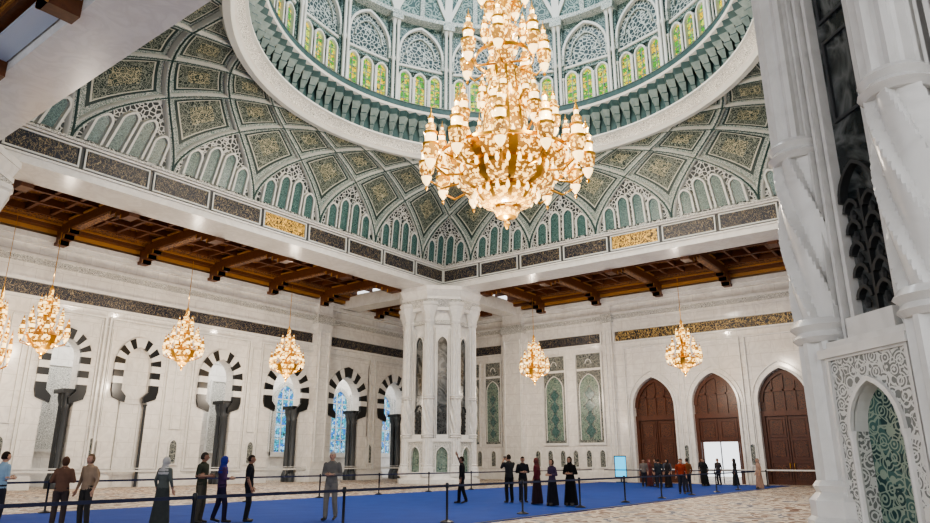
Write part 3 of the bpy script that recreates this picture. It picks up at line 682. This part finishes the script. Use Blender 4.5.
# ---------------------------------------------------------------- people
def skinmat(n,c): return plain(n,c,0.55)
SK=[skinmat('skin_light',(0.42,0.24,0.16)),skinmat('skin_tan',(0.26,0.13,0.08))]
M_EYE=plain('eye_dark',(0.02,0.015,0.01),0.3); M_LIP=plain('lips',(0.30,0.10,0.08),0.5); M_SHOE=plain('shoe_leather',(0.03,0.025,0.02),0.5)
CM={}
def cloth(c):
    c=tuple(c)
    if c not in CM:
        b=NB('cloth_%d'%len(CM),0.85,spec=0.2); n=b.noise(9,3); CM[c]=b.col(b.mix(n,tuple(q*0.6 for q in c),tuple(min(1,q*1.05) for q in c))).mat
    return CM[c]
names={}
def person(kind,x,y,face,h=1.7,top=(0.2,0.2,0.2),bot=(0.05,0.05,0.06),hair=(0.03,0.02,0.015),scarf=None,arms='down',stride=0.0,robe=False,skin=0,bag=None,cap=None,turn=0.0,bare=False):
    MT,MBt,MS=cloth(top),cloth(bot),SK[skin]; MH=cloth(hair)
    female=(kind!='man'); sw=0.165 if female else 0.19
    pr=MB()
    lo=[(0.84,0.10,0.08),(0.88,0.165,0.115),(0.97,0.17,0.12),(1.08,0.148,0.105),(1.20,0.165,0.115),(1.32,sw+0.0,0.115),(1.40,sw-0.01,0.095),(1.45,0.10,0.075),(1.49,0.05,0.05)]
    rows=[[(rx*cos(2*pi*i/16),ry*sin(2*pi*i/16),z) for i in range(16)] for z,rx,ry in lo]
    bs=pr.grid(rows,lambda i,j:(MBt if j==0 else MT),True); pr.face([bs[0]+i for i in range(16)][::-1],MBt); pr.face([bs[-1]+i for i in range(16)],MT)
    pr.tube([(0,0,1.44),(0,0.015,1.53)],[0.055,0.05],10,MS if not scarf else cloth(scarf))
    A={'down':((0.245,-0.03,1.12),(0.25,0.07,0.88)),'fold':((0.25,-0.02,1.13),(0.07,0.20,1.13)),'photo':((0.235,0.17,1.24),(0.085,0.30,1.48)),'back':((0.25,-0.10,1.15),(0.08,-0.19,0.97)),'walk':((0.24,-0.08,1.13),(0.24,0.06,0.91)),'high':((0.26,0.10,1.50),(0.17,0.20,1.74))}
    HN=[]
    for sg in (-1,1):
        key=arms
        if arms=='one_up': key='high' if sg==1 else 'down'
        e,wr=A[key]; S=Vector((sg*(sw-0.005),0,1.385)); E=Vector((sg*e[0],e[1],e[2])); W_=Vector((sg*wr[0],wr[1],wr[2]))
        if stride and key=='down': W_.y+=sg*stride*0.4; E.y+=sg*stride*0.15
        pr.tube([S,E],[0.062,0.048],10,MT,4)
        pr.tube([E,E.lerp(W_,0.93)],[0.047,0.033],10,MS if bare else MT,4)
        pr.tube([E.lerp(W_,0.85),W_],[0.028,0.026],8,MS,2)
        HN.append((E,W_,sg))
    if robe:
        lo=[(0.03,0.25,0.21),(0.06,0.26,0.22),(0.3,0.235,0.20),(0.6,0.205,0.17),(0.85,0.185,0.14),(0.97,0.172,0.122)]
        rows=[[(rx*(1+0.05*cos(7*2*pi*i/28))*cos(2*pi*i/28),ry*(1+0.05*cos(7*2*pi*i/28))*sin(2*pi*i/28)+stride*0.1*(1-z),z) for i in range(28)] for z,rx,ry in lo]
        bs=pr.grid(rows,MBt,True); pr.face([bs[0]+i for i in range(28)][::-1],MBt); pr.face([bs[-1]+i for i in range(28)],MBt)
        for sg in (-1,1): pr.tube([(sg*0.09,0.05,0.05),(sg*0.10,0.20,0.04)],[0.045,0.038],8,M_SHOE,2)
    else:
        for sg in (-1,1):
            f=sg*stride
            H=(sg*0.09,0,0.88); Kn=(sg*0.10,0.03+f*0.55,0.48); An=(sg*0.105,-0.02+f,0.10+(0.05 if f<0 else 0))
            pr.tube([H,Kn],[0.095,0.072],12,MBt,5); pr.tube([Kn,An],[0.072,0.062],12,MBt,5)
            pr.tube([(An[0],An[1]-0.03,An[2]-0.05),(An[0]+sg*0.02,An[1]+0.17,0.035)],[0.045,0.036],8,M_SHOE,3)
    if scarf:
        sc=cloth(scarf); lo=[(1.26,0.165,0.135),(1.34,sw+0.015,0.13),(1.42,0.15,0.115),(1.47,0.09,0.09),(1.52,0.082,0.09),(1.56,0.08,0.085)]
        rows=[[(rx*cos(2*pi*i/16),ry*sin(2*pi*i/16)-0.005,z) for i in range(16)] for z,rx,ry in lo]
        bs=pr.grid(rows,sc,True); pr.face([bs[0]+i for i in range(16)][::-1],sc); pr.face([bs[-1]+i for i in range(16)],sc)
    if bag:
        bm=cloth(bag); pr.ell((0,-0.18,1.2),(0.14,0.09,0.21),bm)
    tmp=bpy.data.objects.new('t',pr.mesh('t',False)); COL.objects.link(tmp)
    md=tmp.modifiers.new('r','REMESH'); md.mode='VOXEL'; md.voxel_size=0.02
    ms=tmp.modifiers.new('s','SMOOTH'); ms.iterations=3; ms.factor=0.5
    dg_=bpy.context.evaluated_depsgraph_get(); me=bpy.data.meshes.new_from_object(tmp.evaluated_get(dg_))
    kd=kdtree.KDTree(len(pr.f))
    for i,f in enumerate(pr.f):
        c=Vector((0,0,0))
        for q in f: c+=Vector(pr.v[q])
        kd.insert(c/len(f),i)
    kd.balance()
    out=MB(); out.v=[tuple(v.co) for v in me.vertices]
    for p in me.polygons:
        _,i,_=kd.find(p.center); out.face(list(p.vertices),pr.m[i])
    bpy.data.objects.remove(tmp); bpy.data.meshes.remove(me)
    for E,W_,sg in HN:
        d=(W_-E).normalized(); lat=Vector((1,0,0)); sd=d.cross(lat).normalized()
        if abs(d.x)>0.7: sd=Vector((0,0,1))
        nr=d.cross(sd).normalized()*(-sg)
        out.tube([W_,W_+d*0.045,W_+d*0.085],[0.026,0.034,0.030],8,MS,2)
        for q in range(4):
            b0=W_+d*0.085+sd*(q-1.5)*0.018; L=[0.058,0.07,0.066,0.05][q]
            out.tube([b0,b0+d*L*0.5+nr*0.006,b0+d*L+nr*0.024],[0.009,0.008,0.007],5,MS)
        b0=W_+d*0.03-sd*0.03; out.tube([b0,b0+d*0.035-sd*0.025,b0+d*0.065-sd*0.028+nr*0.012],[0.011,0.010,0.008],5,MS)
    if arms in('photo','one_up'):
        E,W_,sg=HN[-1]; p=W_+(W_-E).normalized()*0.12
        out.box(p.x-0.08 if arms=='photo' else p.x-0.04,p.x+0.04,p.y-0.006,p.y+0.006,p.z-0.05,p.z+0.08,M_BLACK)
    hc=Vector((0,0.02,1.595)); i0=len(out.v)
    def hs(p):
        x_,y_,z_=p
        if z_<0: x_*=1+0.28*z_; y_*=1+0.10*z_
        if y_>0.3 and z_<0: y_*=1.03
        return (x_,y_,z_)
    out.ell(hc,(0.076,0.096,0.115),MS,18,14,hs)
    out.ell(hc+Vector((0,0.098,-0.012)),(0.012,0.018,0.022),MS,8,6)
    out.ell(hc+Vector((0,0.088,-0.05)),(0.024,0.008,0.008),M_LIP,8,5)
    for sg in (-1,1):
        out.ell(hc+Vector((sg*0.03,0.086,0.012)),(0.012,0.008,0.007),M_EYE,8,5)
        out.ell(hc+Vector((sg*0.03,0.089,0.032)),(0.018,0.006,0.004),MH,8,5)
        if not scarf: out.ell(hc+Vector((sg*0.078,-0.005,-0.005)),(0.010,0.02,0.03),MS,8,6)
    def shell(r,m,cond):
        rows=[]
        for j in range(13):
            th=max(0.02,pi*j/12*0.86)
            rows.append([(hc.x+r[0]*sin(th)*cos(2*pi*i/20),hc.y-0.006+r[1]*sin(th)*sin(2*pi*i/20),hc.z+0.006+r[2]*cos(th)) for i in range(20)])
        b0=[out.add(rw) for rw in rows]
        for j in range(12):
            for i in range(20):
                q=(i+1)%20; yy=sin(2*pi*(i+0.5)/20)*sin(pi*(j+0.5)/12*0.86); zz=cos(pi*(j+0.5)/12*0.86)
                if cond(yy,zz): out.face((b0[j]+i,b0[j]+q,b0[j+1]+q,b0[j+1]+i),m)
    if scarf: shell((0.096,0.112,0.130),cloth(scarf),lambda y_,z_: not (y_>0.62 and z_<0.62))
    elif female:
        shell((0.088,0.108,0.126),MH,lambda y_,z_: not (y_>0.35 and z_<0.55))
    else: shell((0.083,0.104,0.122),MH,lambda y_,z_: (z_>0.45) or (y_<0.1 and z_>-0.45))
    if cap:
        shell((0.090,0.110,0.130),cloth(cap),lambda y_,z_: z_>0.4); out.box(-0.06,0.06,0.08,0.17,hc.z+0.05,hc.z+0.06,cloth(cap))
    if turn:
        R=Matrix.Rotation(turn,3,'Z')
        for i in range(i0,len(out.v)): out.v[i]=tuple(R@(Vector(out.v[i])-hc)+hc)
    s=h/1.71; out.v=[(a*s,b_*s,c*s) for a,b_,c in out.v]
    nm=names.get(kind,0); names[kind]=nm+1
    o=out.obj(kind if nm==0 else '%s.%03d'%(kind,nm),(x,y,0.022),radians(face-90),True,60)
    return o
person('man',6.97,19.0,10,1.78,(0.30,0.42,0.52),(0.03,0.03,0.04),arms='fold',bare=True)
person('woman',7.95,18.05,60,1.66,(0.16,0.085,0.055),(0.07,0.05,0.045),hair=(0.10,0.05,0.03),arms='fold')
person('woman',8.45,17.85,200,1.72,(0.34,0.24,0.16),(0.05,0.045,0.04),hair=(0.16,0.10,0.06),bag=(0.25,0.16,0.10),arms='down')
person('woman',10.1,17.3,20,1.66,(0.12,0.13,0.115),(0.06,0.065,0.06),scarf=(0.50,0.48,0.45),robe=True,arms='down')
person('man',11.0,17.0,-60,1.78,(0.045,0.05,0.035),(0.09,0.08,0.06),hair=(0.05,0.04,0.03),arms='fold',bare=True,skin=1,turn=0.5)
person('woman',11.45,16.75,-20,1.68,(0.08,0.04,0.10),(0.025,0.02,0.045),scarf=(0.03,0.04,0.25),arms='fold',stride=0.12)
person('man',12.05,16.4,-40,1.72,(0.015,0.016,0.02),(0.02,0.02,0.025),arms='down',bare=True,skin=1)
person('man',13.75,15.0,205,1.82,(0.17,0.16,0.145),(0.22,0.20,0.17),hair=(0.40,0.38,0.35),arms='fold',stride=0.08)
person('man',22.0,16.7,120,1.72,(0.012,0.012,0.014),(0.012,0.012,0.015),arms='one_up',stride=0.15,skin=1)
person('man',23.4,15.45,60,1.80,(0.035,0.035,0.035),(0.02,0.02,0.02),arms='photo')
person('man',24.0,15.2,230,1.72,(0.02,0.02,0.025),(0.045,0.04,0.035),arms='fold')
person('woman',23.25,14.1,100,1.66,(0.13,0.02,0.03),(0.035,0.02,0.025),scarf=(0.15,0.05,0.045),robe=True,arms='down')
person('woman',22.75,13.15,160,1.62,(0.07,0.045,0.085),(0.015,0.015,0.02),hair=(0.05,0.03,0.02),robe=True,arms='fold')
person('woman',23.1,12.6,190,1.70,(0.008,0.008,0.009),(0.008,0.008,0.009),scarf=(0.008,0.008,0.009),robe=True,arms='fold')
far=[(41.9,17.7,200,'man',(0.25,0.22,0.2)),(42.6,17.2,100,'man',(0.06,0.06,0.08)),(43.2,17.9,250,'woman',(0.3,0.1,0.09)),(41.3,16.5,30,'man',(0.04,0.05,0.06)),(42.2,16.3,150,'woman',(0.06,0.05,0.05)),(43.7,16.9,190,'man',(0.18,0.2,0.24)),(44.6,16.3,210,'man',(0.35,0.33,0.3)),
     (34.6,12.7,200,'man',(0.35,0.05,0.02)),(36.4,13.0,60,'man',(0.25,0.09,0.03)),(45.9,15.3,180,'woman',(0.03,0.03,0.03)),(48.4,15.2,160,'man',(0.08,0.07,0.07)),(49.2,16.5,200,'man',(0.05,0.05,0.06)),(48.0,14.0,120,'woman',(0.05,0.05,0.05))]
for i,(x,y,f,kd_,c) in enumerate(far):
    w=kd_=='woman'; c=tuple(q*0.7 for q in c)
    person(kd_,x,y,f,1.64+0.1*random.random(),c,(0.03,0.03,0.04) if not w else tuple(q*0.7 for q in c),scarf=(tuple(q*0.9 for q in c) if w else None),robe=w,arms=random.choice(['down','fold','down']))
person('woman',43.3,11.3,130,1.68,(0.42,0.28,0.21),(0.34,0.22,0.17),scarf=(0.36,0.24,0.19),robe=True,arms='down')

# ---------------------------------------------------------------- lights
def pt(x,y,z,e,c=(1,0.86,0.70),r=0.3):
    l=bpy.data.lights.new('lamp','POINT'); l.energy=e; l.color=c; l.shadow_soft_size=r
    o=bpy.data.objects.new('lamp_light',l); COL.objects.link(o); o.location=(x,y,z)
def area(x,y,z,sz,e,c=(1,1,1),rot=(0,0,0)):
    l=bpy.data.lights.new('area','AREA'); l.shape='DISK'; l.size=sz; l.energy=e; l.color=c
    o=bpy.data.objects.new('dome_fill_light',l); COL.objects.link(o); o.location=(x,y,z); o.rotation_euler=rot
pt(CX,CY,11.2,2200,r=0.25)
for k_ in range(6):
    a=2*pi*k_/6; pt(CX+4.9*cos(a),CY+4.9*sin(a),16.5,750,(1,0.91,0.79),r=0.12)
    pt(CX+3.2*cos(a+0.5),CY+3.2*sin(a+0.5),22.5,400,(1,0.94,0.86),r=0.12)
for x,y,z in chs[:5]: pt(x,y,z-0.4,600,r=0.12); pt(x,y+0.0,z+4.6,220,r=0.08)
for x in (12,18,24,30,36,42,48): pt(x,46.6,9.5,330,(1,0.97,0.93),r=0.15)  # unseen lamps added to brighten the gallery behind the arches
area(CX,CY,41,9,4500,(0.88,0.94,1.0))  # added unseen lamp under the dome apex, standing in for window light
w=bpy.data.worlds.new('world'); scene.world=w; w.use_nodes=True
bg=w.node_tree.nodes['Background']; bg.inputs[0].default_value=(0.95,0.97,1.0,1); bg.inputs[1].default_value=1.8

cam=bpy.data.cameras.new('camera'); co=bpy.data.objects.new('camera',cam); COL.objects.link(co)
cam.sensor_width=36; cam.lens=683/930*36; cam.clip_end=300
co.location=(0,0,1.6); co.rotation_euler=(radians(90+16.24),0,radians(36.96-90))
scene.camera=co
